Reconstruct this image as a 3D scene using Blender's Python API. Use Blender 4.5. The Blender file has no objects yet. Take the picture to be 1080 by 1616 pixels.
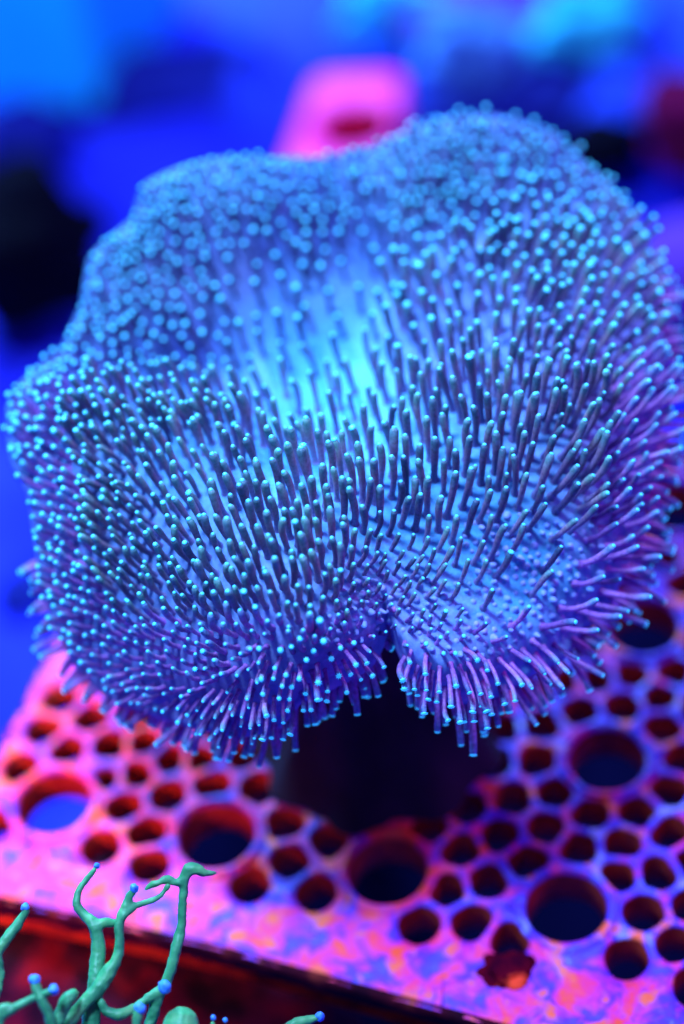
import bpy, bmesh, math, random
import numpy as np
from mathutils import Vector, Matrix, noise
rnd = random.Random(7)
S = 0.01                       # the scene is laid out in centimetres, built in metres
scn = bpy.context.scene

# ------------------------------------------------------------------ camera
ELEV, ROLL, DIST, FPX, FOCH = math.radians(46), math.radians(-9), 36.0, 3240.0, 6.0
_X = Vector((1, 0, 0)); _Y = Vector((0, math.sin(ELEV), math.cos(ELEV)))
AW = Vector((0, -math.cos(ELEV), math.sin(ELEV)))                 # from the coral towards the viewer
AR = _X * math.cos(ROLL) + _Y * math.sin(ROLL)
AU = -_X * math.sin(ROLL) + _Y * math.cos(ROLL)
TGT = Vector((0, 0, FOCH)); CAM = TGT + AW * DIST
cd = bpy.data.cameras.new('camera'); cam = bpy.data.objects.new('camera', cd)
scn.collection.objects.link(cam); scn.camera = cam
m = Matrix((AR, AU, AW)).transposed().to_4x4(); m.translation = CAM * S
cam.matrix_world = m
cd.sensor_fit = 'VERTICAL'; cd.sensor_height = 36.0
cd.lens = 36.0 * FPX / 1616.0
cd.clip_start = 0.01; cd.clip_end = 20
cd.dof.use_dof = True; cd.dof.focus_distance = (DIST - 2.35) * S
APERTURE_CM = 1.55
cd.dof.aperture_fstop = (cd.lens / 10.0) / APERTURE_CM
cd.dof.aperture_blades = 0

# ------------------------------------------------------------------ light
scn.view_settings.view_transform = 'Standard'; scn.view_settings.look = 'None'
scn.view_settings.exposure = 0.0; scn.view_settings.gamma = 1.0
w = bpy.data.worlds.new('World'); scn.world = w; w.use_nodes = True
bg = w.node_tree.nodes['Background']
bg.inputs[0].default_value = (0.22, 0.10, 1.0, 1); bg.inputs[1].default_value = 0.26

def area(name, loc, aim, size, power, col):
    ld = bpy.data.lights.new(name, 'AREA'); ld.shape = 'DISK'; ld.size = size * S
    ld.energy = power; ld.color = col
    o = bpy.data.objects.new(name, ld); scn.collection.objects.link(o)
    o.location = Vector(loc) * S
    o.rotation_euler = (Vector(aim) - Vector(loc)).to_track_quat('-Z', 'Y').to_euler()
    return o
area('aquarium_lamp', (-9, 1, 62), (0, 1, 2), 13, 8.4, (0.34, 0.50, 1.0))
area('violet_lamp', (40, 2, 40), (0, 1, 4), 14, 0.95, (0.75, 0.10, 1.0))
area('added_red_light', (-30, -20, 22), (-10.2, -2.4, 0), 4, 0.05, (1.0, 0.13, 0.10)).data.spread = math.radians(20)  # unseen narrow red light, added to warm the rack's left corner
area('back_lamp', (-16, 70, 50), (-4, 44, -10), 20, 19.0, (0.26, 0.62, 1.0))

scn.cycles.use_denoising = True
scn.cycles.max_bounces = 5
scn.cycles.diffuse_bounces = 3
scn.cycles.sample_clamp_indirect = 4

# ------------------------------------------------------------------ helpers
def tag(o, label=None, cat=None, group=None, kind=None):
    for k, v in (('label', label), ('category', cat), ('group', group), ('kind', kind)):
        if v: o[k] = v
    return o
def empty(name, loc, **kw):
    o = bpy.data.objects.new(name, None); scn.collection.objects.link(o)
    o.location = Vector(loc) * S; o.empty_display_size = 0.01
    return tag(o, **kw)
def mk(name, verts, faces, mats, parent=None, base=(0, 0, 0), smooth=True, midx=None, attr=None, loc=None):
    """verts in cm (world, or relative to base); base: the parent's place in cm"""
    V = np.asarray(verts, float) - np.asarray(base, float)
    L = np.zeros(3)
    if loc is not None:
        L = np.asarray(loc, float) - np.asarray(base, float); V = V - L
    me = bpy.data.meshes.new(name)
    me.from_pydata((V * S).tolist(), [], faces)
    if not isinstance(mats, (list, tuple)): mats = [mats]
    for mm in mats: me.materials.append(mm)
    if midx is not None: me.polygons.foreach_set('material_index', np.asarray(midx, dtype=np.int32))
    if smooth: me.polygons.foreach_set('use_smooth', np.ones(len(me.polygons), dtype=bool))
    if attr:
        for an, vals in attr.items():
            a = me.attributes.new(an, 'FLOAT', 'POINT'); a.data.foreach_set('value', np.asarray(vals, dtype=np.float32))
    o = bpy.data.objects.new(name, me); scn.collection.objects.link(o)
    o.location = (L * S).tolist()
    if parent: o.parent = parent
    return o

def at(px, py, w=0.0):
    """point seen at px, py of the 1080 x 1616 photograph, w cm in front of the plane through the cap"""
    k = (DIST - w) / FPX
    return TGT + AR * ((px - 540) * k) + AU * (-(py - 808) * k) + AW * w
def on_plane(px, py, z=0.0):
    d = AR * ((px - 540) / FPX) + AU * (-(py - 808) / FPX) - AW
    return CAM + d * ((z - CAM.z) / d.z)
def lin(c):
    return tuple(((x / 255) / 12.92 if x / 255 <= 0.04045 else ((x / 255 + 0.055) / 1.055) ** 2.4) for x in c)

# ------------------------------------------------------------------ materials
def mat(name, rough=0.5, spec=0.4):
    m = bpy.data.materials.new(name); m.use_nodes = True
    nt = m.node_tree; b = nt.nodes['Principled BSDF']
    b.inputs['Roughness'].default_value = rough
    b.inputs['Specular IOR Level'].default_value = spec
    return m, nt, b
def node(nt, t, **kw):
    n = nt.nodes.new(t)
    for k, v in kw.items():
        if k.startswith('i_'): n.inputs[k[2:]].default_value = v
        else: setattr(n, k, v)
    return n
def tex(nt, scale, detail=3, rough=0.55, kind='ShaderNodeTexNoise', dist=0.0):
    tc = node(nt, 'ShaderNodeTexCoord'); n = node(nt, kind)
    n.inputs['Scale'].default_value = scale
    if kind == 'ShaderNodeTexNoise':
        n.inputs['Detail'].default_value = detail; n.inputs['Roughness'].default_value = rough
        n.inputs['Distortion'].default_value = dist
    nt.links.new(tc.outputs['Object'], n.inputs['Vector'])
    return n
def ramp(nt, src, stops, interp='LINEAR'):
    r = node(nt, 'ShaderNodeValToRGB'); r.color_ramp.interpolation = interp
    e = r.color_ramp.elements
    while len(e) < len(stops): e.new(0.5)
    for i, (p, c) in enumerate(stops):
        e[i].position = p; e[i].color = (*c, 1)
    nt.links.new(src, r.inputs[0]); return r
def bump(nt, b, src, strength, dist):
    n = node(nt, 'ShaderNodeBump'); n.inputs['Strength'].default_value = strength; n.inputs['Distance'].default_value = dist
    nt.links.new(src, n.inputs['Height']); nt.links.new(n.outputs[0], b.inputs['Normal']); return n
def mix(nt, f, a, b2, mode='MIX'):
    n = node(nt, 'ShaderNodeMix', data_type='RGBA', blend_type=mode)
    for s, v in ((n.inputs['Factor'], f), (n.inputs['A'], a), (n.inputs['B'], b2)):
        if hasattr(v, 'type') and hasattr(v, 'is_linked'): nt.links.new(v, s)
        elif isinstance(v, (int, float)): s.default_value = v
        else: s.default_value = (*v, 1)
    return n.outputs['Result']

def noise_mat(name, stops, scale, rough=0.7, bscale=400, bstr=0.4, bdist=0.0006, spec=0.25, detail=3):
    m, nt, b = mat(name, rough, spec)
    n = tex(nt, scale, detail); r = ramp(nt, n.outputs['Fac'], stops)
    nt.links.new(r.outputs[0], b.inputs['Base Color'])
    if bstr: bump(nt, b, tex(nt, bscale, 4).outputs['Fac'], bstr, bdist)
    return m

# cap flesh: pale, granular, bluer in the middle and more lilac towards the rim
m_cap, nt, b = mat('cap_flesh', 0.55, 0.3)
n1 = tex(nt, 60, 3); n2 = tex(nt, 900, 3)
at_ = node(nt, 'ShaderNodeAttribute', attribute_name='rim')
c1 = ramp(nt, n1.outputs['Fac'], [(0.3, (0.05, 0.52, 0.85)), (0.7, (0.10, 0.70, 0.95))])
c2 = ramp(nt, n1.outputs['Fac'], [(0.3, (0.36, 0.27, 0.76)), (0.7, (0.52, 0.38, 0.90))])
col = mix(nt, at_.outputs['Fac'], c1.outputs[0], c2.outputs[0])
ad_ = node(nt, 'ShaderNodeAttribute', attribute_name='flesh_shade')  # shade painted into the flesh colour, mostly at the back and sides
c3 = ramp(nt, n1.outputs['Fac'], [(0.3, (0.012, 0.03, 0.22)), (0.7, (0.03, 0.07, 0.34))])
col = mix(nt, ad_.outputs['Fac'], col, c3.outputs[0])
g = ramp(nt, n2.outputs['Fac'], [(0.35, (0.72, 0.72, 0.8)), (0.65, (1, 1, 1))])
col = mix(nt, 1.0, col, g.outputs[0], 'MULTIPLY')
nt.links.new(col, b.inputs['Base Color'])
bump(nt, b, n2.outputs['Fac'], 0.5, 0.0003)
b.inputs['Subsurface Weight'].default_value = 0.5; b.inputs['Subsurface Scale'].default_value = 0.003; b.inputs['Subsurface Radius'].default_value = (1, 0.8, 1)

# polyps: lilac foot, olive grey column with fine rings, pale head
def polyp_mat(name, foot, mid, top):
    m, nt, b = mat(name, 0.42, 0.45)
    a = node(nt, 'ShaderNodeAttribute', attribute_name='along')
    r = ramp(nt, a.outputs['Fac'], [(0.0, foot), (0.3, tuple(0.5 * (x + y) for x, y in zip(foot, mid))), (0.62, mid), (0.9, top), (1.0, top)])
    b.inputs['Subsurface Weight'].default_value = 0.5; b.inputs['Subsurface Scale'].default_value = 0.0012; b.inputs['Subsurface Radius'].default_value = (1, 0.7, 1)
    sp = tex(nt, 1500, 2)
    g = ramp(nt, sp.outputs['Fac'], [(0.35, (0.6, 0.65, 0.6)), (0.62, (1, 1, 1))])
    lk = node(nt, 'ShaderNodeAttribute', attribute_name='tone_shade')
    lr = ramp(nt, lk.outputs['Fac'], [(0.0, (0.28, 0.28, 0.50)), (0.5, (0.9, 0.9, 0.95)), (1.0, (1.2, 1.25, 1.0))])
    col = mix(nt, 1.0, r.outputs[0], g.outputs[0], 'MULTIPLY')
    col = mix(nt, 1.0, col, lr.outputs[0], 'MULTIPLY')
    nt.links.new(col, b.inputs['Base Color'])
    mu = node(nt, 'ShaderNodeMath', operation='MULTIPLY'); mu.inputs[1].default_value = 260.0
    si = node(nt, 'ShaderNodeMath', operation='SINE')
    nt.links.new(a.outputs['Fac'], mu.inputs[0]); nt.links.new(mu.outputs[0], si.inputs[0])
    ad = node(nt, 'ShaderNodeMath', operation='MULTIPLY_ADD'); ad.inputs[1].default_value = 3.0
    nt.links.new(sp.outputs['Fac'], ad.inputs[0]); nt.links.new(si.outputs[0], ad.inputs[2])
    bump(nt, b, ad.outputs[0], 0.22, 0.00008)
    return m
m_pol = polyp_mat('polyp_skin', (0.24, 0.24, 0.56), (0.38, 0.30, 0.44), (0.15, 0.42, 0.42))
m_rimpol = polyp_mat('rim_polyp_skin', (0.56, 0.22, 0.78), (0.55, 0.28, 0.72), (0.22, 0.48, 0.75))
m_crown, nt, b = mat('polyp_crown', 0.35, 0.5)
b.inputs['Base Color'].default_value = (0.10, 0.85, 1.0, 1)
b.inputs['Emission Color'].default_value = (0.02, 0.42, 1.0, 1); b.inputs['Emission Strength'].default_value = 0.8   # fluoresces under the actinic lamp
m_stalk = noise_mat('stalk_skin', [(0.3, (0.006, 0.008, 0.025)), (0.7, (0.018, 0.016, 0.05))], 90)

# rack: plastic grown over with coralline algae
def rack_mat(name, dark=1.0):
    m, nt, b = mat(name, 0.5, 0.35)
    n1 = tex(nt, 150, 4, 0.6, dist=0.5); n2 = tex(nt, 190, 3, 0.5); n3 = tex(nt, 18, 2, 0.5)
    tc = node(nt, 'ShaderNodeTexCoord'); sx = node(nt, 'ShaderNodeSeparateXYZ'); nt.links.new(tc.outputs['Object'], sx.inputs[0])
    # growth is heavier on the left end of the rack and along its front border
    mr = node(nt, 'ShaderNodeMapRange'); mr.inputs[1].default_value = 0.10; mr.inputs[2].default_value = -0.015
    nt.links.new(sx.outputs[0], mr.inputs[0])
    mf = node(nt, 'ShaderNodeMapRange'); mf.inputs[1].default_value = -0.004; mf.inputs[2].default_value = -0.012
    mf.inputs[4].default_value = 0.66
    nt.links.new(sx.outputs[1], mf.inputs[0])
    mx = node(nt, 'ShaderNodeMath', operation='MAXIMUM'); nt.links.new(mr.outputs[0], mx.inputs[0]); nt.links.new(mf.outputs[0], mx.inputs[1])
    ds = node(nt, 'ShaderNodeVectorMath', operation='DISTANCE'); ds.inputs[1].default_value = (0.0672, 0.001, 0.0); nt.links.new(tc.outputs['Object'], ds.inputs[0])  # red glow painted into the colour round one central hole
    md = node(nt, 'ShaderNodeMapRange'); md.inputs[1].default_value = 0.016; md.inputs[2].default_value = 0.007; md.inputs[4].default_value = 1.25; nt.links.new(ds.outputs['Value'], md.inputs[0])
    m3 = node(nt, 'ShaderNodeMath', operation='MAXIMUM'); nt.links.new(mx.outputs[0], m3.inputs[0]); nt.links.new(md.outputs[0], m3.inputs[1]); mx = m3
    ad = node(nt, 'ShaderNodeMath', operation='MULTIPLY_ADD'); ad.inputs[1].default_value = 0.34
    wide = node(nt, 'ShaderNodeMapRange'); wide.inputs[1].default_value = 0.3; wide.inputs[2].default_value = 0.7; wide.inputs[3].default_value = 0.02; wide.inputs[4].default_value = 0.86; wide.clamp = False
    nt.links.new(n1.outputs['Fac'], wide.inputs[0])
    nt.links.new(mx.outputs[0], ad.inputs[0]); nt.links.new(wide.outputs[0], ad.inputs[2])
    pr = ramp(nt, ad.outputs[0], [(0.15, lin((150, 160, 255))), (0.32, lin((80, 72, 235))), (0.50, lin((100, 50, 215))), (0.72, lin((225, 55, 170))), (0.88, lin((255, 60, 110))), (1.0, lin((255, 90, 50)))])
    sp = ramp(nt, n2.outputs['Fac'], [(0.575, (0, 0, 0)), (0.66, (1, 1, 1))])
    col = mix(nt, sp.outputs[0], pr.outputs[0], lin((255, 110, 70)))
    nt.links.new(col, b.inputs['Base Color'])
    bump(nt, b, n2.outputs['Fac'], 0.5, 0.0012)
    return m
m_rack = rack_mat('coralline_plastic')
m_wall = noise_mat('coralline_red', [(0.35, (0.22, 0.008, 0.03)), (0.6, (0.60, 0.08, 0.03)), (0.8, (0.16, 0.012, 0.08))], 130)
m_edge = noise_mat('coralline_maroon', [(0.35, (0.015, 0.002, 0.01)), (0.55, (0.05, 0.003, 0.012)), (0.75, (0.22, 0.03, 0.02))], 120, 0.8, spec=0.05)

# ------------------------------------------------------------------ the setting
m_floor = noise_mat('tank_floor', [(0.32, (0.003, 0.01, 0.30)), (0.45, (0.012, 0.022, 0.70)), (0.60, (0.03, 0.055, 0.95)), (0.75, (0.02, 0.12, 1.0))], 7, 0.8, 60, 0.6, 0.01, 0.1, 2)
def floor():
    n = 90; vs = []; fs = []
    for j in range(n + 1):
        for i in range(n + 1):
            x = -150 + 300 * i / n; y = -100 + 400 * j / n
            vs.append((x, y, -12.5 + 1.2 * noise.noise(Vector((x * 0.06, y * 0.06, 1))) + 0.5 * noise.noise(Vector((x * 0.3, y * 0.3, 4)))))
    for j in range(n):
        for i in range(n):
            a = j * (n + 1) + i; fs.append((a, a + 1, a + n + 2, a + n + 1))
    tag(mk('aquarium_floor', vs, fs, m_floor), kind='structure')
floor()

def ico(sub):
    bm = bmesh.new(); bmesh.ops.create_icosphere(bm, subdivisions=sub, radius=1)
    vs = [tuple(v.co) for v in bm.verts]; fs = [tuple(v.index for v in f.verts) for f in bm.faces]; bm.free(); return vs, fs
ICO4, ICO3, ICO2 = ico(4), ico(3), ico(2)
def lumpy(center, rad, seed, amp=0.35, freq=1.3, src=ICO4, rot=0.0):
    out = []; c, s = math.cos(rot), math.sin(rot)
    for v in src[0]:
        q = Vector(v); k = 1 + amp * noise.noise(q * freq + Vector((seed * 7.3, seed, 2))) + amp * 0.4 * noise.noise(q * freq * 3 + Vector((seed, 3, 9)))
        k += amp * 0.15 * noise.noise(q * freq * 9 + Vector((3, seed, 9)))
        p = Vector((q.x * rad[0], q.y * rad[1], q.z * rad[2])) * k
        out.append((center[0] + p.x * c - p.y * s, center[1] + p.x * s + p.y * c, center[2] + p.z))
    return out, src[1]

# ------------------------------------------------------------------ frag rack
RK_ANG = math.radians(-23.955); RK_O = (-6.387, -0.737); SP = 3.378
RKC, RKS = math.cos(RK_ANG), math.sin(RK_ANG)
U0, U1, V0, V1 = -1.58, 15.2, -2.32, 12.0
MEAS = [(7.86, 0.78), (8.63, 1.19), (9.34, 1.63), (8.6, 0.28), (7.94, -0.15), (8.57, -0.51), (9.2, 0.8), (10.08, 1.36), (10.84, 1.62), (11.58, 2.02), (10.95, 0.81), (11.58, 1.17), (11.53, 0.26), (11.51, -0.54), (12.27, -0.27), (11.52, 2.91), (9.32, 2.48), (8.68, 2.08), (1.35, 0.19), (2.03, -0.22), (1.35, -0.66), (1.33, 1.06), (2.07, 0.62), (2.79, 1.09), (5.01, -0.21), (5.57, -0.58), (10.24, 8.46), (10.78, 5.14), (10.17, 4.76), (11.0, 4.32), (10.91, 5.7), (9.42, 4.36), (9.5, 5.27), (8.68, 3.87), (10.04, 1.98), (10.72, 2.43), (4.33, 0.51), (0.65, 1.51), (7.84, 1.77), (11.47, 3.8), (5.52, 0.44), (1.85, 1.54)]
def wedge(x, y):       # the front border widens towards the right
    return 0.055 * max(0.0, x - 4.0) * min(1.0, max(0.0, -0.95 - y) / 1.37)
def rack():
    base = (RK_O[0], RK_O[1], 0)
    root = empty('frag_rack', base, label='pink and violet perforated plastic rack full of round holes under the leather coral', cat='rack')
    root.rotation_euler = (0, 0, RK_ANG)
    big = [(SP * k, SP * r) for k in range(5) for r in range(4)]
    sites = [(p[0], p[1], 1) for p in big]
    def ok(p, d):
        if not (U0 + 0.55 < p[0] < U1 - 0.4 and V0 + 1.45 < p[1] < V1 - 0.5): return False
        for q in sites:
            lim = 1.13 if q[2] else d
            if math.hypot(p[0] - q[0], p[1] - q[1]) < lim: return False
        return True
    for p in MEAS:
        if ok(p, 0.5): sites.append((p[0], p[1], 0))
    r2 = random.Random(3)
    cand = [(U0 + (U1 - U0) * r2.random(), V0 + (V1 - V0) * r2.random()) for _ in range(30000)]
    for d in (0.80, 0.74, 0.68, 0.62):
        for p in cand:
            if ok(p, d): sites.append((p[0], p[1], 0))
    # even out the honeycomb: every small hole moves towards the middle of its share of the plate
    A_ = np.array([(q[0], q[1]) for q in sites]); bg_ = np.array([q[2] for q in sites]); nm_ = len(big)
    smp = np.array(cand); smp = smp[(smp[:, 0] > U0 + .3) & (smp[:, 1] > V0 + 1.15)]
    for it in range(8):
        own = np.argmin(((smp[:, None] - A_[None]) ** 2).sum(-1) - 0.72 * bg_[None], axis=1)
        for k in range(nm_, len(A_)):
            g_ = smp[own == k]
            if len(g_) > 3: A_[k] += (g_.mean(0) - A_[k]) * (0.8 if k >= nm_ + 38 else 0.25)
    sites = [(float(A_[k][0]), float(A_[k][1]), int(bg_[k])) for k in range(len(A_))]
    # solid border sites keep the cells away from the edge
    bverts = {}
    def clip(poly, nx, ny, c):
        out = []
        for i in range(len(poly)):
            a, b2 = poly[i], poly[(i + 1) % len(poly)]
            da = a[0] * nx + a[1] * ny - c; db = b2[0] * nx + b2[1] * ny - c
            if da <= 0: out.append(a)
            if da * db < 0:
                t = da / (da - db); out.append((a[0] + t * (b2[0] - a[0]), a[1] + t * (b2[1] - a[1])))
        return out
    VB = V0 + 1.0                       # front border
    vs = []; fs = []; mi = []
    depth = 0.85
    rimsets = []
    for (x, y, isb) in sites:
        poly = [(max(U0, x - 2.2), max(V0, y - 2.2)), (min(U1, x + 2.2), max(V0, y - 2.2)), (min(U1, x + 2.2), min(V1, y + 2.2)), (max(U0, x - 2.2), min(V1, y + 2.2))]
        w0 = 0.62 if isb else 0.0
        for (x2, y2, b2) in sites:
            if (x2, y2) == (x, y) or math.hypot(x2 - x, y2 - y) > 4.4: continue
            w2 = 0.62 if b2 else 0.0
            nx, ny = 2 * (x2 - x), 2 * (y2 - y)
            poly = clip(poly, nx, ny, x2 * x2 + y2 * y2 - x * x - y * y + w0 - w2)
            if len(poly) < 3: break
        if len(poly) < 3: continue
        # holes: a circle for a big one, a rounded polygon for a small one
        N = 48 if isb else 24
        # limit used for the hole (distance to the walls)
        def ray(th, pl):
            dx, dy = math.cos(th), math.sin(th); best = 9
            for i in range(len(pl)):
                a, b3 = pl[i], pl[(i + 1) % len(pl)]
                ex, ey = b3[0] - a[0], b3[1] - a[1]; den = dx * ey - dy * ex
                if abs(den) < 1e-9: continue
                t = ((a[0] - x) * ey - (a[1] - y) * ex) / den
                s_ = ((a[0] - x) * dy - (a[1] - y) * dx) / den
                if t > 0 and -1e-6 <= s_ <= 1 + 1e-6: best = min(best, t)
            return best
        angs = [2 * math.pi * i / N for i in range(N)]
        crn = [math.atan2(p[1] - y, p[0] - x) % (2 * math.pi) for p in poly]
        # snap one angle to each corner so that neighbouring cells share outlines
        for c in crn:
            k = min(range(N), key=lambda i: abs((angs[i] - c + math.pi) % (2 * math.pi) - math.pi)); angs[k] = c
        outer = [ray(a, poly) for a in angs]
        if isb: hole = [0.735] * N; bw = 0.15
        else:
            rm = min(outer); hole = []
            raw = [min(o - 0.085, rm * 1.10 + 0.01) for o in outer]
            raw = [max(0.10, min(0.40, q)) for q in raw]
            for _ in range(2): raw = [0.25 * raw[i - 1] + 0.5 * raw[i] + 0.25 * raw[(i + 1) % N] for i in range(N)]
            hole = [min(raw[i], outer[i] - 0.05) for i in range(N)]; bw = 0.05
        prof = []      # (radius list, z)
        prof.append((outer, 0.0))
        if isb:
            prof.append(([min(o - 0.004, 0.99) for o in outer], 0.0))
            prof.append(([min(o - 0.002, 0.94) for o in outer], 0.05))
            prof.append(([0.86] * N, 0.075)); prof.append(([0.785] * N, 0.06)); prof.append(([0.748] * N, 0.02))
        else:
            prof.append(([h + (o - h) * 0.5 for h, o in zip(hole, outer)], 0.012))
            prof.append(([h + (o - h) * 0.15 for h, o in zip(hole, outer)], 0.0))
        prof.append((hole, -0.05)); 
        nb = len(prof)
        prof.append((hole, -0.45)); prof.append(([h * 0.985 for h in hole], -depth)); prof.append(([h * 0.99 + (o - h) * 0.5 for h, o in zip(hole, outer)], -depth))
        prof.append((outer, -depth))
        s0 = len(vs)
        for rr, z in prof:
            for i in range(N):
                X_, Y_ = x + rr[i] * math.cos(angs[i]), y + rr[i] * math.sin(angs[i])
                zz = z
                if z > -0.06: zz += 0.03 * noise.noise(Vector((X_ * 2.1, Y_ * 2.1, 5)))
                j = 0.015 * noise.noise(Vector((X_ * 4, Y_ * 4, z * 3)))
                Y_ -= wedge(X_, Y_)
                vs.append((X_ + (j if rr is not outer else 0), Y_ + (j if rr is not outer else 0), zz))
        for k in range(len(prof) - 1):
            for i in range(N):
                a = s0 + k * N + i; b3 = s0 + k * N + (i + 1) % N
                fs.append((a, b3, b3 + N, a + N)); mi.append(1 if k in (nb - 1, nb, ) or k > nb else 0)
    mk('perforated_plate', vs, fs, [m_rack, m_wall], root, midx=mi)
    # side skirts of the plate
    vs = []; fs = []
    loop = []
    n = 60
    for i in range(n): loop.append((U0 + (U1 - U0) * i / n, V0, 0, -1))
    for i in range(n): loop.append((U1, V0 + (V1 - V0) * i / n, 1, 0))
    for i in range(n): loop.append((U1 - (U1 - U0) * i / n, V1, 0, 1))
    for i in range(n): loop.append((U0, V1 - (V1 - V0) * i / n, -1, 0))
    prof = [(-0.10, 0.012), (0.0, 0.0), (0.05, -0.05), (0.06, -0.2), (0.04, -0.42), (-0.05, -0.44)]
    for (x, y, ax, ay) in loop:
        for (o, z) in prof:
            j = 0.05 * noise.noise(Vector((x * 3, y * 3, z * 4)))
            vs.append((x + ax * (o + j * (z < -.03)), y - wedge(x, y) + ay * (o + j * (z < -.03)), z + (0.03 * noise.noise(Vector((x * 2.1, y * 2.1, 5))) if z > -0.03 else 0)))
    P = len(prof); M = len(loop)
    for i in range(M):
        for k in range(P - 1):
            a = i * P + k; b3 = ((i + 1) % M) * P + k
            fs.append((a, a + 1, b3 + 1, b3))
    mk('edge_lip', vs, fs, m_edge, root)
    # legs that hold the rack off the floor
    for (lx, ly) in ((0.2, 1.69), (13.0, 1.69), (0.2, 10.8), (13.0, 10.8)):
        vs = []; fs = []; N = 20
        zs = [(-0.84, 0.55), (-1.2, 0.5), (-6, 0.48), (-12.2, 0.5), (-12.6, 0.7)]
        for z, r in zs:
            for i in range(N):
                a = 2 * math.pi * i / N; vs.append((lx + r * math.cos(a), ly + r * math.sin(a), z))
        for k in range(len(zs) - 1):
            for i in range(N): fs.append((k * N + i, k * N + (i + 1) % N, (k + 1) * N + (i + 1) % N, (k + 1) * N + i))
        mk('leg', vs, fs, m_edge, root)
rack()

def shade_under():  # dark sheet added on the floor to stand in for shade under the rack
    vs = []; fs = []; n = 24
    for k, (g, z) in enumerate(((0.0, -12.6), (0.0, -11.4), (0.15, -11.2))):
        for i in range(4 * n):
            t = (i % n) / n; q = i // n
            u, v = [(t, 0), (1, t), (1 - t, 1), (0, 1 - t)][q]
            x = -3.9 + g + u * (23.9 - 2 * g); y = -6 + g + v * (28 - 2 * g)
            j = 0.12 * noise.noise(Vector((x, y, 3)))
            vs.append((RK_O[0] + (x + j) * RKC - (y + j) * RKS, RK_O[1] + (x + j) * RKS + (y + j) * RKC, z))
    N = 4 * n
    for k in range(2):
        for i in range(N): a = k * N + i; b_ = k * N + (i + 1) % N; fs.append((a, b_, b_ + N, a + N))
    fs.append(tuple(2 * N + i for i in range(N)))
    m_ = noise_mat('shade_black', [(0.3, (0.001, 0.001, 0.012)), (0.7, (0.003, 0.003, 0.03))], 30, 1.0, spec=0.0)
    tag(mk('shade_sheet', vs, fs, m_, smooth=False, loc=(0, 5, -12.5)), 'black sheet added on the tank floor as the shade seen through the rack holes', 'mat')
shade_under()

# a dark crumb of growth on the front border
bs = on_plane(800, 1530, 0.03)
v_, f_ = lumpy(bs, (0.46, 0.36, 0.12), 3, 0.38, 1.6, ICO4)
m_crumb = noise_mat('crumb', [(0.40, (0.04, 0.001, 0.012)), (0.55, (0.12, 0.002, 0.012)), (0.64, (1.0, 0.08, 0.03))], 130, 0.95, spec=0.0)
tag(mk('encrusting_sponge', v_, f_, m_crumb, loc=(bs.x, bs.y, 0.0)), 'small dark red sponge lump growing on the front border of the rack', 'sponge')

# ------------------------------------------------------------------ leather coral: the cap's surface
WC = [  # px, py, w
 (500,900,2.6),(480,1000,2.75),(700,900,1.8),(830,930,1.25),(615,985,2.1),(700,1060,2.35),(745,1100,1.9),(560,1070,2.2),
 (440,1150,1.7),(300,1150,1.2),(160,1090,.5),(70,970,.1),(45,860,0.0),(10,720,-.7),(20,640,-1.1),(200,900,1.0),(300,880,1.75),(300,1020,1.7),
 (550,750,1.4),(700,700,1.0),(850,750,1.2),(950,900,1.2),(990,950,.6),(900,1040,1.4),(1035,830,.4),(1060,600,-.5),(1060,700,.0),
 (900,600,.25),(720,560,-.5),(530,620,-1.2),(500,500,-2.7),(430,600,-1.5),(300,650,-.1),(150,650,-.1),(300,540,-1.7),(200,480,-2.3),(130,520,-2.0),
 (240,320,-3.1),(400,310,-3.4),(350,400,-3.0),(520,300,-3.9),(600,400,-3.3),(700,420,-2.2),(800,210,-3.6),(750,300,-3.0),(900,250,-3.2),
 (1000,350,-2.2),(1055,450,-1.5),(900,420,-1.3),(640,250,-3.8),(400,900,2.5),(650,820,1.6),(380,760,1.4),(220,780,.8),(100,760,.2)]
WA = np.array(WC, float)
def tps_fit(P, v, lam=0.02):
    P = P / 300.0; n = len(P)
    d2 = ((P[:, None] - P[None]) ** 2).sum(-1); K = 0.5 * d2 * np.log(d2 + 1e-12)
    A = np.zeros((n + 3, n + 3)); A[:n, :n] = K + lam * np.eye(n); A[:n, n] = 1; A[:n, n + 1:] = P; A[n:, :n] = A[:n, n:].T
    c = np.linalg.solve(A, np.r_[v, 0, 0, 0])
    def f(Q):
        Q = np.atleast_2d(Q) / 300.0
        d = ((Q[:, None] - P[None]) ** 2).sum(-1); K2 = 0.5 * d * np.log(d + 1e-12)
        return K2 @ c[:n] + c[n] + Q @ c[n + 1:]
    return f
wf_raw = tps_fit(WA[:, :2], WA[:, 2])
TIPS = [(5,640),(28,603),(95,550),(128,480),(142,405),(210,348),(228,292),(290,264),(345,252),(430,253),(520,250),(590,236),(640,206),(700,184),(790,178),(880,202),(940,258),(990,300),(1040,370),(1062,440),(1062,500),(1078,570),(1076,650),(1062,720),(1052,780),(1038,850),(1012,920),(985,980),(935,1025),(915,1060),(850,1092),(800,1122),(745,1138),(690,1122),(645,1085),(628,1045),(618,1012),(609,1040),(588,1075),(530,1105),(470,1130),(440,1172),(380,1187),(320,1180),(230,1158),(150,1130),(95,1080),(60,1000),(35,880),(28,790),(2,730)]
CX, CY = 560.0, 640.0
ta = np.array([math.atan2(p[1] - CY, p[0] - CX) % (2 * math.pi) for p in TIPS])
tr = np.array([math.hypot(p[1] - CY, p[0] - CX) for p in TIPS])
def inset(a):      # how far the polyps reach past the flesh, by direction
    k = [(0, 48), (45, 52), (80, 42), (100, 42), (135, 55), (170, 34), (180, 24), (215, 16), (250, 14), (290, 20), (330, 34), (360, 48)]
    return np.interp(np.degrees(a) % 360, [q[0] for q in k], [q[1] for q in k])
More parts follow.
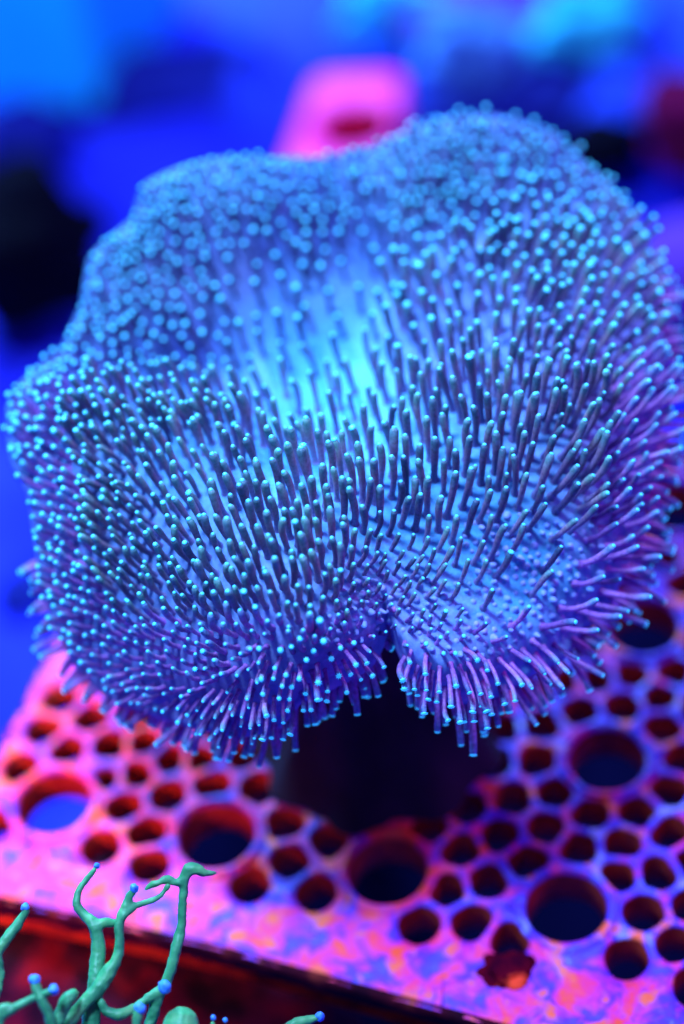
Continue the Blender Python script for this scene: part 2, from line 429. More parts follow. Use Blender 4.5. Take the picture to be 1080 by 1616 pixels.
o_ = np.argsort(ta); ta, tr = ta[o_], tr[o_]
def R_out(a):
    a = np.asarray(a) % (2 * math.pi)
    r = np.interp(a, np.r_[ta[-1] - 2 * math.pi, ta, ta[0] + 2 * math.pi], np.r_[tr[-1], tr, tr[0]])
    return r - inset(a)
def ang_r(p):
    p = np.atleast_2d(p); a = np.arctan2(p[:, 1] - CY, p[:, 0] - CX); r = np.hypot(p[:, 1] - CY, p[:, 0] - CX)
    return a, r / R_out(a)
CREASE = [([0, 60, 200, 330, 430], [640, 612, 605, 625, 670], [0.2, 0.7, 1.0, 0.9, 0.0], 13),
          ([560, 620, 700, 800, 900, 980], [520, 440, 385, 350, 320, 300], [0, 0.6, 1.0, 0.9, 0.6, 0.0], 13)]
def wf(Q):
    Q = np.atleast_2d(Q).astype(float); a, r = ang_r(Q)
    w0 = wf_raw(Q)
    # soft folds and the drop at the rim
    w0 = w0 + 0.22 * np.sin(Q[:, 0] / 58.0 + 0.9 * np.sin(Q[:, 1] / 140.0)) * np.clip((r - 0.35) / 0.5, 0, 1) * np.clip((900 - Q[:, 1]) / 300, 0.25, 1)
    for (xs, ys, am, wd) in CREASE:
        yc = np.interp(Q[:, 0], xs, ys); A = np.interp(Q[:, 0], xs, am)
        w0 = w0 - A * (0.5 + 0.5 * np.tanh((yc - Q[:, 1]) / wd)) * np.exp(-np.clip((yc - Q[:, 1]) / 170, 0, 9) ** 2) + 0.35 * A * np.exp(-((yc + 22 - Q[:, 1]) / 34) ** 2)
    low = 0.5 + 0.5 * np.sin(a)
    w0 = w0 - (0.22 + 0.33 * low) * np.clip((r - 0.84) / 0.16, 0, 1.2) ** 2
    return w0
def P3(Q, dw=0.0):
    Q = np.atleast_2d(Q).astype(float); w_ = wf(Q) + dw; k = (DIST - w_) / FPX
    T = np.array(TGT); return T + np.outer((Q[:, 0] - 540) * k, AR) + np.outer(-(Q[:, 1] - 808) * k, AU) + np.outer(w_, AW)
def nrm(Q):
    Q = np.atleast_2d(Q).astype(float); d = 5.0
    a = P3(Q + [d, 0]) - P3(Q - [d, 0]); b_ = P3(Q - [0, d]) - P3(Q + [0, d])
    n = np.cross(a, b_); return n / np.linalg.norm(n, axis=1)[:, None]

CB = (0.0, -0.3, 0.0)
coral = empty('toadstool_leather_coral', CB, label='large blue leather coral with a folded mushroom cap covered in finger polyps', cat='coral')
NA, NR = 420, 80
LC = np.array([(540,600,0),(480,700,.05),(640,650,.1),(820,900,.05),(830,960,.15),(250,700,.15),(600,940,.7),(450,1000,.8),(500,960,.6),(650,1000,.7),(600,850,.15),(500,850,.3),(350,950,.6),(200,900,.55),(300,1080,1),(560,1050,1),(750,1050,.6),(900,1020,.75),(960,850,.7),(1000,650,.9),(900,550,.75),(900,450,.6),(1020,450,.8),(700,560,.55),(760,450,.6),(850,300,.5),(700,300,.35),(500,350,.2),(300,400,.15),(150,600,.25),(60,850,.7),(780,780,.15),(720,860,.08),(680,740,.1),(900,900,.2),(860,990,.35),(850,700,.45)], float)
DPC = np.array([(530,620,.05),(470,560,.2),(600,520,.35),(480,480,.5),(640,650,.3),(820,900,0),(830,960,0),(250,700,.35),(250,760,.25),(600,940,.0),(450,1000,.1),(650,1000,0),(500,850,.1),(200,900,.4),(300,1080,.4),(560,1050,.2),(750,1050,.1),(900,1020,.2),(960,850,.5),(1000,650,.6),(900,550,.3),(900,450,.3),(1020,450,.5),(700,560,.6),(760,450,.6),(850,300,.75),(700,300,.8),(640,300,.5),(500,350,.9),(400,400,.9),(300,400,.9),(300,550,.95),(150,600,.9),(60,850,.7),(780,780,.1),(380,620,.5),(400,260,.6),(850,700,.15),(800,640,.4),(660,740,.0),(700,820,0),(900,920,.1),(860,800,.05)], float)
def flesh_shade(Q):
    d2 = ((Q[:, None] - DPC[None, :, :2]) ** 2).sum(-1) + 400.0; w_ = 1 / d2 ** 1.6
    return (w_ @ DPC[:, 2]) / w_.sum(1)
def lilac(Q):
    d2 = ((Q[:, None] - LC[None, :, :2]) ** 2).sum(-1) + 400.0; w_ = 1 / d2 ** 1.6
    return 0.72 * (w_ @ LC[:, 2]) / w_.sum(1)
def build_cap():
    vs = []; rim = []; dps = []
    angs = np.linspace(0, 2 * math.pi, NA, endpoint=False)
    Ro = R_out(angs)
    # smooth the outline a little, keep the notch
    Ro = 0.25 * np.roll(Ro, 1) + 0.5 * Ro + 0.25 * np.roll(Ro, -1)
    rs = np.linspace(0, 1, NR + 1)[1:]
    ctr = P3([[CX, CY]])[0]
    rows = []
    for r_ in rs:
        Q = np.c_[CX + Ro * r_ * np.cos(angs), CY + Ro * r_ * np.sin(angs)]
        rows.append(P3(Q)); lowf = 0.5 + 0.5 * np.sin(angs)
        rim.append(lilac(Q)); dps.append(flesh_shade(Q))
    top = rows[-1]; n_top = (rows[-1] - rows[-4]); n_top /= np.linalg.norm(n_top, axis=1)[:, None]
    aw = np.array(AW)
    out_dir = n_top - np.outer(n_top @ aw, aw); out_dir /= np.linalg.norm(out_dir, axis=1)[:, None]
    for k in range(1, 9):
        th = math.pi * k / 8; rad = 0.26
        rows.append(top + out_dir * rad * math.sin(th) - np.outer(np.full(NA, rad * (1 - math.cos(th))), aw)); rim.append(rim[NR - 1]); dps.append(dps[NR - 1])
    und = rows[-1]
    for k in range(1, 16):
        f = 1 - k / 16.0
        Q = np.c_[CX + Ro * f * np.cos(angs), CY + Ro * f * np.sin(angs)]
        rows.append(P3(Q) - np.outer(np.full(NA, 0.52 + 0.9 * (1 - f) ** 0.7), aw)); rim.append(rim[NR - 1]); dps.append(dps[NR - 1])
    V = np.vstack([ctr[None]] + rows + [(ctr - aw * 1.45)[None]])
    ra = np.r_[0, np.concatenate(rim), 0]
    fs = []
    for i in range(NA): fs.append((0, 1 + (i + 1) % NA, 1 + i))
    nrw = len(rows)
    for k in range(nrw - 1):
        for i in range(NA):
            a = 1 + k * NA + i; b_ = 1 + k * NA + (i + 1) % NA
            fs.append((a, b_, b_ + NA, a + NA))
    last = len(V) - 1
    for i in range(NA): fs.append((last, 1 + (nrw - 1) * NA + i, 1 + (nrw - 1) * NA + (i + 1) % NA))
    mk('cap', V, fs, m_cap, coral, CB, attr={'rim': ra, 'flesh_shade': np.r_[0.1, np.concatenate(dps), 1]})
build_cap()
def build_stalk():
    vs = []; fs = []; N = 96; K = 40
    for k in range(K + 1):
        t = k / K; z = 6.0 * t
        cx = 0.1 + 0.3 * t; cy = -0.35 + 1.6 * t
        r = 1.95 - 0.5 * math.sin(math.pi * min(1, t * 1.3)) + 0.9 * max(0, t - 0.5) + 0.5 * math.exp(-t * 14)
        for i in range(N):
            a = 2 * math.pi * i / N
            rr = r * (1 + 0.06 * math.sin(9 * a + 2 * math.sin(3 * t)) + 0.10 * noise.noise(Vector((math.cos(a) * 1.4, math.sin(a) * 1.4, z * 0.35))) + 0.03 * noise.noise(Vector((math.cos(a) * 5, math.sin(a) * 5, z * 1.3))))
            vs.append((cx + rr * math.cos(a), cy + rr * math.sin(a) * 0.9, z + 0.05))
    for k in range(K):
        for i in range(N):
            a = k * N + i; b_ = k * N + (i + 1) % N; fs.append((a, b_, b_ + N, a + N))
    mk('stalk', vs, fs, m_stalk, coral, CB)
build_stalk()

# ------------------------------------------------------------------ polyps
DC = [ # px, py, dir right, dir up, dir to viewer, length, spacing px
 (500,900,-.13,.70,.70,1.30,27),(520,780,-.12,.72,.68,1.4,28),(720,650,-.15,.74,.66,1.4,31),(650,740,-.1,.74,.66,1.3,36),(700,820,.0,.76,.64,1.25,38),(290,760,-.3,.66,.7,1.15,30),(650,500,-.2,.70,.68,1.35,27),(580,580,-.14,.74,.66,1.2,46),
 (480,520,-.14,.60,.78,1.2,40),(470,600,-.2,.65,.75,1.25,52),(520,650,-.15,.7,.68,1.2,46),(430,480,-.15,.45,.88,1.0,50),(560,500,-.1,.6,.78,1.0,60),(900,640,.05,.66,.75,1.3,27),(1000,600,.45,.52,.7,1.15,24),(1045,750,.85,.25,.45,.95,22),(950,800,.4,.45,.8,1.1,27),
 (1000,930,.92,-.08,.4,1.05,24),(930,1000,.85,-.25,.5,1.0,24),(850,1050,.5,-.7,.5,.95,21),(750,1080,.15,-.88,.45,.9,20),(670,1060,-.12,-.8,.55,.8,20),
 (580,1040,.4,-.55,.7,.75,20),(500,1080,.1,-.72,.65,.8,20),(440,1120,-.05,-.85,.5,.85,20),(330,1130,-.25,-.55,.78,.8,20),(200,1090,-.5,-.05,.85,.75,21),
 (120,1030,-.6,.2,.75,.75,21),(60,900,-.5,.35,.78,.75,21),(30,720,-.4,.4,.82,.8,20),(250,950,-.3,.6,.75,.95,25),(300,1050,-.3,.35,.88,.8,24),(200,1010,-.35,.45,.82,.8,24),(370,960,-.2,.66,.72,1.15,26),
 (480,1010,-.05,.45,.88,1.0,24),(450,1070,-.08,-.35,.93,.8,22),(200,800,-.4,.45,.8,1.0,23),(100,780,-.45,.35,.8,.9,22),(300,700,-.3,.62,.72,1.15,26),(400,700,-.2,.7,.7,1.3,28),
 (200,570,-.2,.30,.93,.9,21),(200,630,-.25,.55,.8,1.0,20),(300,645,-.25,.6,.76,1.1,22),(100,570,-.22,.28,.93,.7,15),(180,480,-.18,.28,.94,.8,20),(140,490,-.2,.3,.93,.6,13),(205,380,-.2,.3,.93,.6,13),(300,400,-.12,.3,.94,.9,23),(270,290,-.15,.38,.9,.55,14),(230,320,-.2,.35,.9,.55,13),(400,300,.0,.4,.91,.75,20),(330,520,-.2,.45,.87,1.0,27),
 (520,300,.0,.42,.9,.8,22),(700,230,-.05,.5,.86,.75,18),(850,230,.15,.55,.82,.75,18),(950,310,.45,.5,.74,.8,18),(1040,430,.65,.45,.6,.9,20),(900,430,.2,.66,.72,1.1,20),
 (800,350,.0,.62,.78,1.0,20),(700,360,-.1,.6,.79,1.0,21),(500,420,-.1,.48,.87,1.1,28),(830,915,.25,.55,.8,1.0,78),(790,960,.1,.6,.8,1.0,66),(880,860,.45,.6,.66,1.3,48),(860,960,.6,.35,.7,1.1,52),
 (640,920,.3,.62,.72,.55,23),(600,955,.25,.5,.8,.38,23),(690,1000,.15,.45,.85,.45,26),(570,975,-.05,.5,.86,.55,27),(740,900,.2,.7,.68,.9,38),(770,860,.2,.7,.68,1.1,44),(400,850,-.2,.72,.66,1.35,28),(900,740,.3,.66,.7,1.3,29),(800,780,.0,.75,.66,1.3,34)]
DA = np.array(DC, float)
def field(Q):
    Q = np.atleast_2d(Q).astype(float)
    d2 = ((Q[:, None] - DA[None, :, :2]) ** 2).sum(-1) + 60.0
    wt = 1 / d2 ** 1.7; wt /= wt.sum(1)[:, None]
    F_ = wt @ DA[:, 2:]; F_[:, :3] /= np.linalg.norm(F_[:, :3], axis=1)[:, None]
    return F_
nr = np.random.RandomState(5)
cand = nr.rand(110000, 2) * [1090, 1020] + [0, 165]
a_, r_ = ang_r(cand); cand = cand[r_ < 0.995]
fc = field(cand); cell = {}
pts = []
for (q, f) in zip(cand, fc):
    s_ = f[4] * (0.625 if q[1] > 600 else 0.77)
    gx, gy = int(q[0] // 30), int(q[1] // 30); okk = True
    for i in (-2, -1, 0, 1, 2):
        for j in (-2, -1, 0, 1, 2):
            for t in cell.get((gx + i, gy + j), ()):
                if (t[0] - q[0]) ** 2 + (t[1] - q[1]) ** 2 < (0.5 * (s_ + t[2])) ** 2: okk = False; break
            if not okk: break
        if not okk: break
    if okk: cell.setdefault((gx, gy), []).append((q[0], q[1], s_)); pts.append(q)
pts = np.array(pts); FF = field(pts); BASE = P3(pts); NN = nrm(pts); aP, rP = ang_r(pts)
print('polyps', len(pts))
aR, aU, aW = np.array(AR), np.array(AU), np.array(AW)
def tube(path, radii, N, along):
    """rings round a bent path; returns verts, faces, along"""
    K = len(path); vs = np.zeros((K, N, 3)); al = np.repeat(along, N)
    tg = np.gradient(path, axis=0); tg /= np.linalg.norm(tg, axis=1)[:, None]
    ref = np.array([0.31, 0.52, -0.2]); u = np.cross(tg[0], ref); u /= np.linalg.norm(u)
    th = np.linspace(0, 2 * math.pi, N, endpoint=False)
    for k in range(K):
        u = u - tg[k] * (u @ tg[k]); u /= np.linalg.norm(u); v = np.cross(tg[k], u)
        vs[k] = path[k] + radii[k] * (np.outer(np.cos(th), u) + np.outer(np.sin(th), v))
    fs = []
    for k in range(K - 1):
        for i in range(N):
            j = (i + 1) % N; fs.append((k * N + i, k * N + j, (k + 1) * N + j, (k + 1) * N + i))
    fs.append(tuple((K - 1) * N + i for i in range(N)))
    return vs.reshape(-1, 3), fs, al, tg[-1], u
def hypot_ok(q): return 230 < q[0] < 980 and not (560 < q[0] < 760 and q[1] > 870)
def polyp(i, N, K):
    f = FF[i]; L = f[3] * nr.uniform(0.48, 0.76)
    tip = aR * f[0] + aU * f[1] + aW * f[2]
    jit = nr.normal(0, 0.06, 3); tip = tip + jit; tip /= np.linalg.norm(tip)
    b0 = BASE[i] - NN[i] * 0.05
    st = NN[i] * 0.75 + tip * 0.45; st /= np.linalg.norm(st)
    if st @ tip < 0.2: st = st + tip * 0.5; st /= np.linalg.norm(st)
    cv_ = 0.38 + 0.16 * float(np.clip((pts[i][0] - 620) / 200, 0, 1)) * (pts[i][1] > 620); p1 = b0 + st * L * cv_; p2 = b0 + (st * (cv_ + 0.05) + tip * 0.32 + nr.normal(0, 0.04, 3)) * L; p3 = b0 + (st * (cv_ - 0.04) + tip * 0.70) * L
    t = np.linspace(0, 1, K)[:, None]
    path = (1 - t) ** 3 * b0 + 3 * (1 - t) ** 2 * t * p1 + 3 * (1 - t) * t * t * p2 + t ** 3 * p3
    # side polyps leave the flesh outwards and then bend upwards
    dx, dy = (pts[i][0] - 620) / 330.0, -(pts[i][1] - 900) / 420.0
    if pts[i][1] > 560:
        sd = aR * dx * (0.9 if dx > 0 else 0.45) + aU * dy * 0.3 * (pts[i][1] > 900); sd = sd - NN[i] * (sd @ NN[i]); st = st + sd * (1.3 if dx > 0 else 0.9); st /= np.linalg.norm(st)
    if pts[i][1] < 560: st = st * 0.5 + tip * 0.6; st /= np.linalg.norm(st)
    sc = np.clip((L / 1.1) ** 0.5, 0.6, 1.1) * nr.uniform(0.88, 1.1)
    tt = t[:, 0]
    rad = (0.049 + 0.018 * np.clip(tt * 1.4, 0, 1)) * sc + 0.05 * np.exp(-tt * 16)
    if pts[i][1] < 560 or pts[i][0] < 200: rad = rad * 1.18
    elif pts[i][1] < 1000 and hypot_ok(pts[i]): rad = rad * 1.12
    rad = rad * (1 + 0.03 * np.sin(tt * 40 + i))
    # rounded head
    e_ = path[-1] - path[-2]; e_ /= np.linalg.norm(e_); rr = rad[-1]
    hp = np.array([path[-1] + e_ * rr * math.sin(x) * 0.9 for x in (0.5, 0.95, 1.3)]); hr = np.array([rr * math.cos(x) for x in (0.5, 0.95, 1.3)])
    path = np.vstack([path, hp]); rad = np.r_[rad, hr]; al = np.r_[tt * 0.93, 0.96, 0.98, 1.0]
    vs, fs, al, tg, u = tube(path, rad, N, al)
    return vs, fs, al, path[-1], tg, u, rr
def crown(c, tg, u, rr, openf, n=8):
    """button of eight short tentacle lobes on the head"""
    v = np.cross(tg, u); vs = []; fs = []
    M = n * 2
    rings = [(0.62, -0.20, 0.0), (0.80 + 0.25 * openf, 0.10, 0.12 + 0.22 * openf), (0.50 + 0.15 * openf, 0.42, 0.10 + 0.1 * openf), (0.2, 0.46, 0.0)]
    for (R_, h, st) in rings:
        for k in range(M):
            th = 2 * math.pi * k / M; q = R_ * (1 + (st if k % 2 == 0 else -st))
            vs.append(c + rr * 0.92 * (q * (math.cos(th) * u + math.sin(th) * v) + h * tg))
    for r_ in range(len(rings) - 1):
        for k in range(M):
            a = r_ * M + k; b_ = r_ * M + (k + 1) % M; fs.append((a, b_, b_ + M, a + M))
    fs.append(tuple((len(rings) - 1) * M + k for k in range(M)))
    return vs, fs
Limg = FF[:, 3] * np.hypot(FF[:, 0], FF[:, 1]) * 0.7 + 0.2
wv = wf(pts)
score = Limg * (DIST / (DIST - wv)) - 0.05 * np.abs(wv - 2.3) - 0.35 * ((FF[:, 1] < 0.1) & (wv < 1.0))
order = np.argsort(-score); near = set(order[:300].tolist())
bv, bf, ba, bl, bm_ = [], [], [], [], []; cv, cf = [], []; nb_ = 0; nc_ = 0
for i in range(len(pts)):
    rimmy = (rP[i] > 0.86 and pts[i][1] > 560) or (pts[i][1] > 980)
    lk = float(np.clip(0.5 + 0.22 * nr.randn() + (0.12 if pts[i][0] < 560 else -0.05) - (0.5 if pts[i][1] < 600 and pts[i][0] < 620 else (0.4 if pts[i][1] < 400 else 0.05)), 0, 1))  # random tone per polyp, lowered at the back to paint in shade
    hi = i in near
    vs, fs, al, c, tg, u, rr = polyp(i, 12 if hi else 7, 15 if hi else 9)
    op = float(np.clip(nr.normal(0.85, 0.2), 0.3, 1.1)) if pts[i][1] > 1015 and 420 < pts[i][0] < 800 else float(np.clip(nr.normal(0.12, 0.15), 0, 0.6))
    kv, kf = crown(c, tg, u, rr * (1.10 if op > 0.4 else (1.05 if pts[i][1] < 560 or pts[i][0] < 160 else (0.85 if pts[i][0] < 330 else 0.74))), op)
    if hi:
        p_ = mk('polyp', vs, fs, m_rimpol if rimmy else m_pol, coral, CB, attr={'along': al, 'tone_shade': np.full(len(al), lk)}, loc=BASE[i])
        mk('crown', kv, kf, m_crown, p_, BASE[i])
    else:
        bv.append(vs); bf += [tuple(x + nb_ for x in q) for q in fs]; ba.append(al); bl.append(np.full(len(al), lk)); bm_ += [1 if rimmy else 0] * len(fs); nb_ += len(vs)
        cv.append(np.array(kv)); cf += [tuple(x + nc_ for x in q) for q in kf]; nc_ += len(kv)
# underside fringe: shorter polyps on the curled rim
ang_f = np.linspace(0, 2 * math.pi, 330, endpoint=False) + nr.normal(0, 0.006, 330)
Qf = np.c_[CX + R_out(ang_f) * 0.995 * np.cos(ang_f), CY + R_out(ang_f) * 0.995 * np.sin(ang_f)]
Pf = P3(Qf); Fd = field(Qf)
for i in range(330):
    if not (ang_f[i] < 2.7 or ang_f[i] > 5.9): continue
    f = Fd[i]; o2 = np.array([math.cos(ang_f[i]), -math.sin(ang_f[i])])
    out = aR * o2[0] + aU * o2[1]
    dr = out * 0.8 + (aR * f[0] + aU * f[1]) * 0.5 - aW * nr.uniform(-0.1, 0.6) + nr.normal(0, 0.12, 3); dr /= np.linalg.norm(dr)
    dp = nr.uniform(0.1, 0.45); b0 = Pf[i] - aW * dp + out * 0.12; L = f[3] * nr.uniform(0.4, 0.75)
    t = np.linspace(0, 1, 8)[:, None]; path = b0 + dr * L * t + (nr.normal(0, 0.12, 3) - np.array([0, 0, 0.22])) * L * t * t
    rr = nr.uniform(0.05, 0.068); e_ = path[-1] - path[-2]; e_ /= np.linalg.norm(e_); path = np.vstack([path, path[-1] + e_ * rr * 0.5, path[-1] + e_ * rr * 0.85]); rad = np.r_[np.linspace(rr * 0.85, rr, 8), rr * 0.85, rr * 0.45]
    vs, fs, al, tg, u = tube(path, rad, 8, np.r_[t[:, 0] * 0.93, 0.97, 1.0])
    kv, kf = crown(path[-1], tg, u, rr * 0.95, float(nr.uniform(0.2, 0.9)))
    bv.append(vs); bf += [tuple(x + nb_ for x in q) for q in fs]; ba.append(al); bl.append(np.full(len(al), 0.4)); bm_ += [1] * len(fs); nb_ += len(vs)
    cv.append(np.array(kv)); cf += [tuple(x + nc_ for x in q) for q in kf]; nc_ += len(kv)
tag(mk('polyp_carpet', np.vstack(bv), bf, [m_pol, m_rimpol], coral, CB, midx=bm_, attr={'along': np.concatenate(ba), 'tone_shade': np.concatenate(bl)}), kind='stuff')
tag(mk('crown_carpet', np.vstack(cv), cf, m_crown, coral, CB), kind='stuff')
# retracted buds in the hollows
bv, bf, nb_ = [], [], 0
HZ = [(830, 930, 95, 75), (620, 950, 90, 45), (740, 980, 90, 60), (800, 850, 70, 50), (560, 980, 60, 40), (900, 880, 60, 60)]
bp = []
for (hx, hy, ax, ay) in HZ:
    for _ in range(700):
        a = nr.rand() * 6.283; q = math.sqrt(nr.rand()); x, y = hx + ax * q * math.cos(a), hy + ay * q * math.sin(a)
        if ang_r([[x, y]])[1][0] > 0.97: continue
        if all((x - p[0]) ** 2 + (y - p[1]) ** 2 > 13 ** 2 for p in bp): bp.append((x, y))
bp = np.array(bp); PB = P3(bp); NB = nrm(bp)
for c, n_ in zip(PB, NB):
    r = nr.uniform(0.035, 0.06); h = nr.uniform(0.04, 0.13)
    t = np.array([0, 0.5, 0.85, 1.0])
    path = c + np.outer(t * h - 0.02, n_ + nr.normal(0, 0.15, 3)); rad = r * np.array([1.5, 1.0, 0.75, 0.35])
    vs, fs, al, _, _ = tube(path, rad, 7, t)
    bv.append(vs); bf += [tuple(x + nb_ for x in q) for q in fs]; nb_ += len(vs)
m_bud = noise_mat('bud_skin', [(0.3, (0.16, 0.40, 0.80)), (0.7, (0.34, 0.45, 0.85))], 200, 0.5, 900, 0.2, 0.0002)
tag(mk('retracted_buds', np.vstack(bv), bf, m_bud, coral, CB), kind='stuff')

# ------------------------------------------------------------------ green branching coral in front
m_green, nt, b = mat('green_branch', 0.45, 0.35)
gn = tex(nt, 220, 4)
gr_ = ramp(nt, gn.outputs['Fac'], [(0.3, (0.02, 0.24, 0.09)), (0.5, (0.05, 0.38, 0.14)), (0.7, (0.12, 0.50, 0.16))]); nt.links.new(gr_.outputs[0], b.inputs['Base Color'])
bump(nt, b, tex(nt, 700, 4).outputs['Fac'], 0.6, 0.0003)
b.inputs['Subsurface Weight'].default_value = 0.5; b.inputs['Subsurface Scale'].default_value = 0.0015; b.inputs['Subsurface Radius'].default_value = (0.5, 1, 0.6)
m_gtip, nt, b = mat('branch_tip', 0.35, 0.4); b.inputs['Base Color'].default_value = (0.06, 0.36, 1.0, 1)
GF = at(150, 2050, 3.0); GB = (GF.x, GF.y - 1.0, GF.z - 1.0)
green = empty('green_branching_coral', GB, label='green branching coral with pale blue rounded tips in the lower left foreground', cat='coral')
def branch(paths, tips, name='branch'):
    """paths: lists of (px, py, w, radius px) joined into one smooth body"""
    vs = []; fs = []
    for pth in paths:
        P_ = np.array([list(at(p[0], p[1], p[2])) + [p[3] / 96.0] for p in pth]); n = len(P_)
        s_ = np.r_[0, np.cumsum(np.linalg.norm(np.diff(P_[:, :3], axis=0), axis=1))]
        m_ = max(12, int(s_[-1] / 0.08)); q = np.linspace(0, n - 1, m_)
        out = []
        for x in q:       # Catmull-Rom
            i = min(int(x), n - 2); t = x - i
            a, b_, c, d = P_[max(i - 1, 0)], P_[i], P_[i + 1], P_[min(i + 2, n - 1)]
            out.append(0.5 * (2 * b_ + (c - a) * t + (2 * a - 5 * b_ + 4 * c - d) * t * t + (3 * b_ - a - 3 * c + d) * t ** 3))
        out = np.array(out); pp = out[:, :3] + 0.0; rad = np.maximum(out[:, 3], 0.03)
        for k in range(len(pp)):
            nv = noise.noise(Vector(pp[k] * 1.7)); rad[k] *= 1 + 0.30 * nv + 0.10 * noise.noise(Vector(pp[k] * 5.0))
            pp[k] += 0.035 * np.array(noise.noise_vector(Vector(pp[k] * 2.2)))
        d0 = pp[0] - pp[1]; d0 /= np.linalg.norm(d0); d1 = pp[-1] - pp[-2]; d1 /= np.linalg.norm(d1)
        A_ = [(1.25, .3), (0.9, .65)]; 
        pre = np.array([pp[0] + d0 * rad[0] * math.sin(x) for x in (1.3, 0.7)]); prr = np.array([rad[0] * math.cos(x) for x in (1.3, 0.7)])
        suf = np.array([pp[-1] + d1 * rad[-1] * math.sin(x) for x in (0.7, 1.3)]); sur = np.array([rad[-1] * math.cos(x) for x in (0.7, 1.3)])
        pth2 = np.vstack([pre, pp, suf]); rd2 = np.r_[prr, rad, sur]
        v_, f_, _, _, _ = tube(pth2, rd2, 16, np.zeros(len(pth2)))
        f_.append(tuple(reversed(range(16))))
        o0 = len(vs); vs += v_.tolist(); fs += [tuple(x + o0 for x in q_) for q_ in f_]
    o = mk(name, vs, fs, m_green, green, GB)
    r = o.modifiers.new('remesh', 'REMESH'); r.mode = 'VOXEL'; r.voxel_size = 0.035 * S; r.use_smooth_shade = True
    s = o.modifiers.new('smooth', 'SMOOTH'); s.factor = 0.5; s.iterations = 3
    tx = bpy.data.textures.get('knobs') or bpy.data.textures.new('knobs', 'CLOUDS'); tx.noise_scale = 0.0011; tx.noise_depth = 2
    dm = o.modifiers.new('knobs', 'DISPLACE'); dm.texture = tx; dm.texture_coords = 'LOCAL'; dm.strength = 0.0004; dm.mid_level = 0.5
    for (px, py, w_, rp) in tips:
        c = at(px, py, w_); v_, f_ = lumpy(c, (rp / 122.0, rp / 122.0, rp / 104.0), px * 0.1, 0.30, 1.6, ICO3)
        mk('tip', v_, f_, m_gtip, o, GB)
FT = (150, 2050, 3.0, 22)
branch([[FT, (138, 1800, 3.0, 15), (140, 1640, 2.9, 13), (150, 1560, 2.8, 12), (156, 1500, 2.6, 11), (150, 1462, 2.5, 10), (130, 1442, 2.4, 7), (120, 1425, 2.4, 6), (126, 1402, 2.3, 5.5), (150, 1372, 2.2, 4.5)],
        [(150, 1464, 2.5, 8), (165, 1456, 2.5, 8), (188, 1456, 2.4, 6)]], [(153, 1366, 2.2, 6)])
branch([[FT, (60, 1760, 3.4, 14), (96, 1640, 3.3, 12), (125, 1590, 3.1, 11), (165, 1545, 2.9, 10), (186, 1505, 2.8, 8.5), (190, 1460, 2.7, 7.5), (200, 1425, 2.6, 7), (211, 1404, 2.6, 6)],
        [(196, 1446, 2.7, 5), (212, 1432, 2.6, 5.5), (238, 1424, 2.5, 5), (256, 1412, 2.4, 4.5), (266, 1398, 2.4, 5)]], [(212, 1402, 2.6, 9)])
branch([[FT, (200, 1760, 2.9, 13), (230, 1640, 2.7, 11), (250, 1575, 2.6, 10), (264, 1540, 2.5, 9.5), (276, 1500, 2.4, 9), (286, 1460, 2.3, 8), (292, 1410, 2.3, 7), (291, 1384, 2.3, 7)],
        [(256, 1562, 2.6, 9), (225, 1582, 2.8, 8.5), (190, 1600, 3.0, 9), (170, 1594, 3.0, 7), (160, 1580, 3.0, 6.5)],
        [(230, 1404, 2.4, 3.5), (240, 1397, 2.4, 6), (252, 1394, 2.4, 5), (264, 1387, 2.35, 7.5), (277, 1392, 2.35, 5.5), (290, 1388, 2.3, 7)], [(291, 1392, 2.3, 6), (296, 1376, 2.3, 8), (300, 1370, 2.3, 9), (313, 1372, 2.3, 8.5), (322, 1378, 2.3, 6.5), (338, 1378, 2.25, 4.5)]],
       [(260, 1558, 3.1, 13)])
branch([[FT, (-60, 1800, 3.1, 12), (-20, 1620, 2.9, 9), (0, 1545, 2.8, 7), (-2, 1505, 2.8, 7), (12, 1480, 2.7, 7.5), (28, 1456, 2.6, 7), (39, 1436, 2.6, 6)]], [(40, 1432, 2.6, 8.5)])
branch([[FT, (120, 1800, 3.6, 13), (95, 1680, 3.8, 10), (78, 1610, 3.8, 8.5), (64, 1575, 3.8, 7.5), (56, 1552, 3.7, 7)]], [(55, 1547, 3.7, 10.5)])
branch([[FT, (20, 1800, 3.7, 12), (0, 1680, 3.9, 9), (2, 1610, 3.9, 8), (18, 1594, 3.9, 8), (50, 1577, 3.8, 6.5), (80, 1565, 3.8, 6)],[(2,1640,3.9,9),(-4,1600,3.9,8),(12,1588,3.9,7)]], [(85, 1562, 3.8, 9.5)])
branch([[FT, (110, 1760, 3.5, 12), (82, 1650, 3.6, 9), (92, 1612, 3.5, 10), (100, 1592, 3.4, 12), (108, 1574, 3.4, 13), (116, 1566, 3.3, 9)]], [])
branch([[FT, (190, 1760, 3.6, 11), (212, 1640, 3.7, 8), (220, 1596, 3.7, 8)]], [(221, 1592, 3.7, 10.5)])
branch([[FT, (260, 1760, 3.2, 16), (285, 1660, 3.2, 24), (286, 1618, 3.1, 25)], [(285, 1680, 3.2, 10), (330, 1640, 3.1, 8), (336, 1612, 3.1, 5)], [(285, 1690, 3.2, 12), (360, 1640, 3.1, 12), (380, 1626, 3.1, 8)]], [(337, 1606, 3.1, 5.5), (356, 1610, 3.1, 5)])
branch([[FT, (300, 1780, 3.1, 14), (390, 1660, 2.9, 11), (440, 1628, 2.8, 9), (480, 1613, 2.7, 8), (502, 1606, 2.7, 7)]], [(505, 1604, 2.7, 9.5)])
v_, f_ = lumpy((GF.x, GF.y - .3, GF.z - 6), (2.1, 1.8, 6.3), 11, 0.25, 1.5)
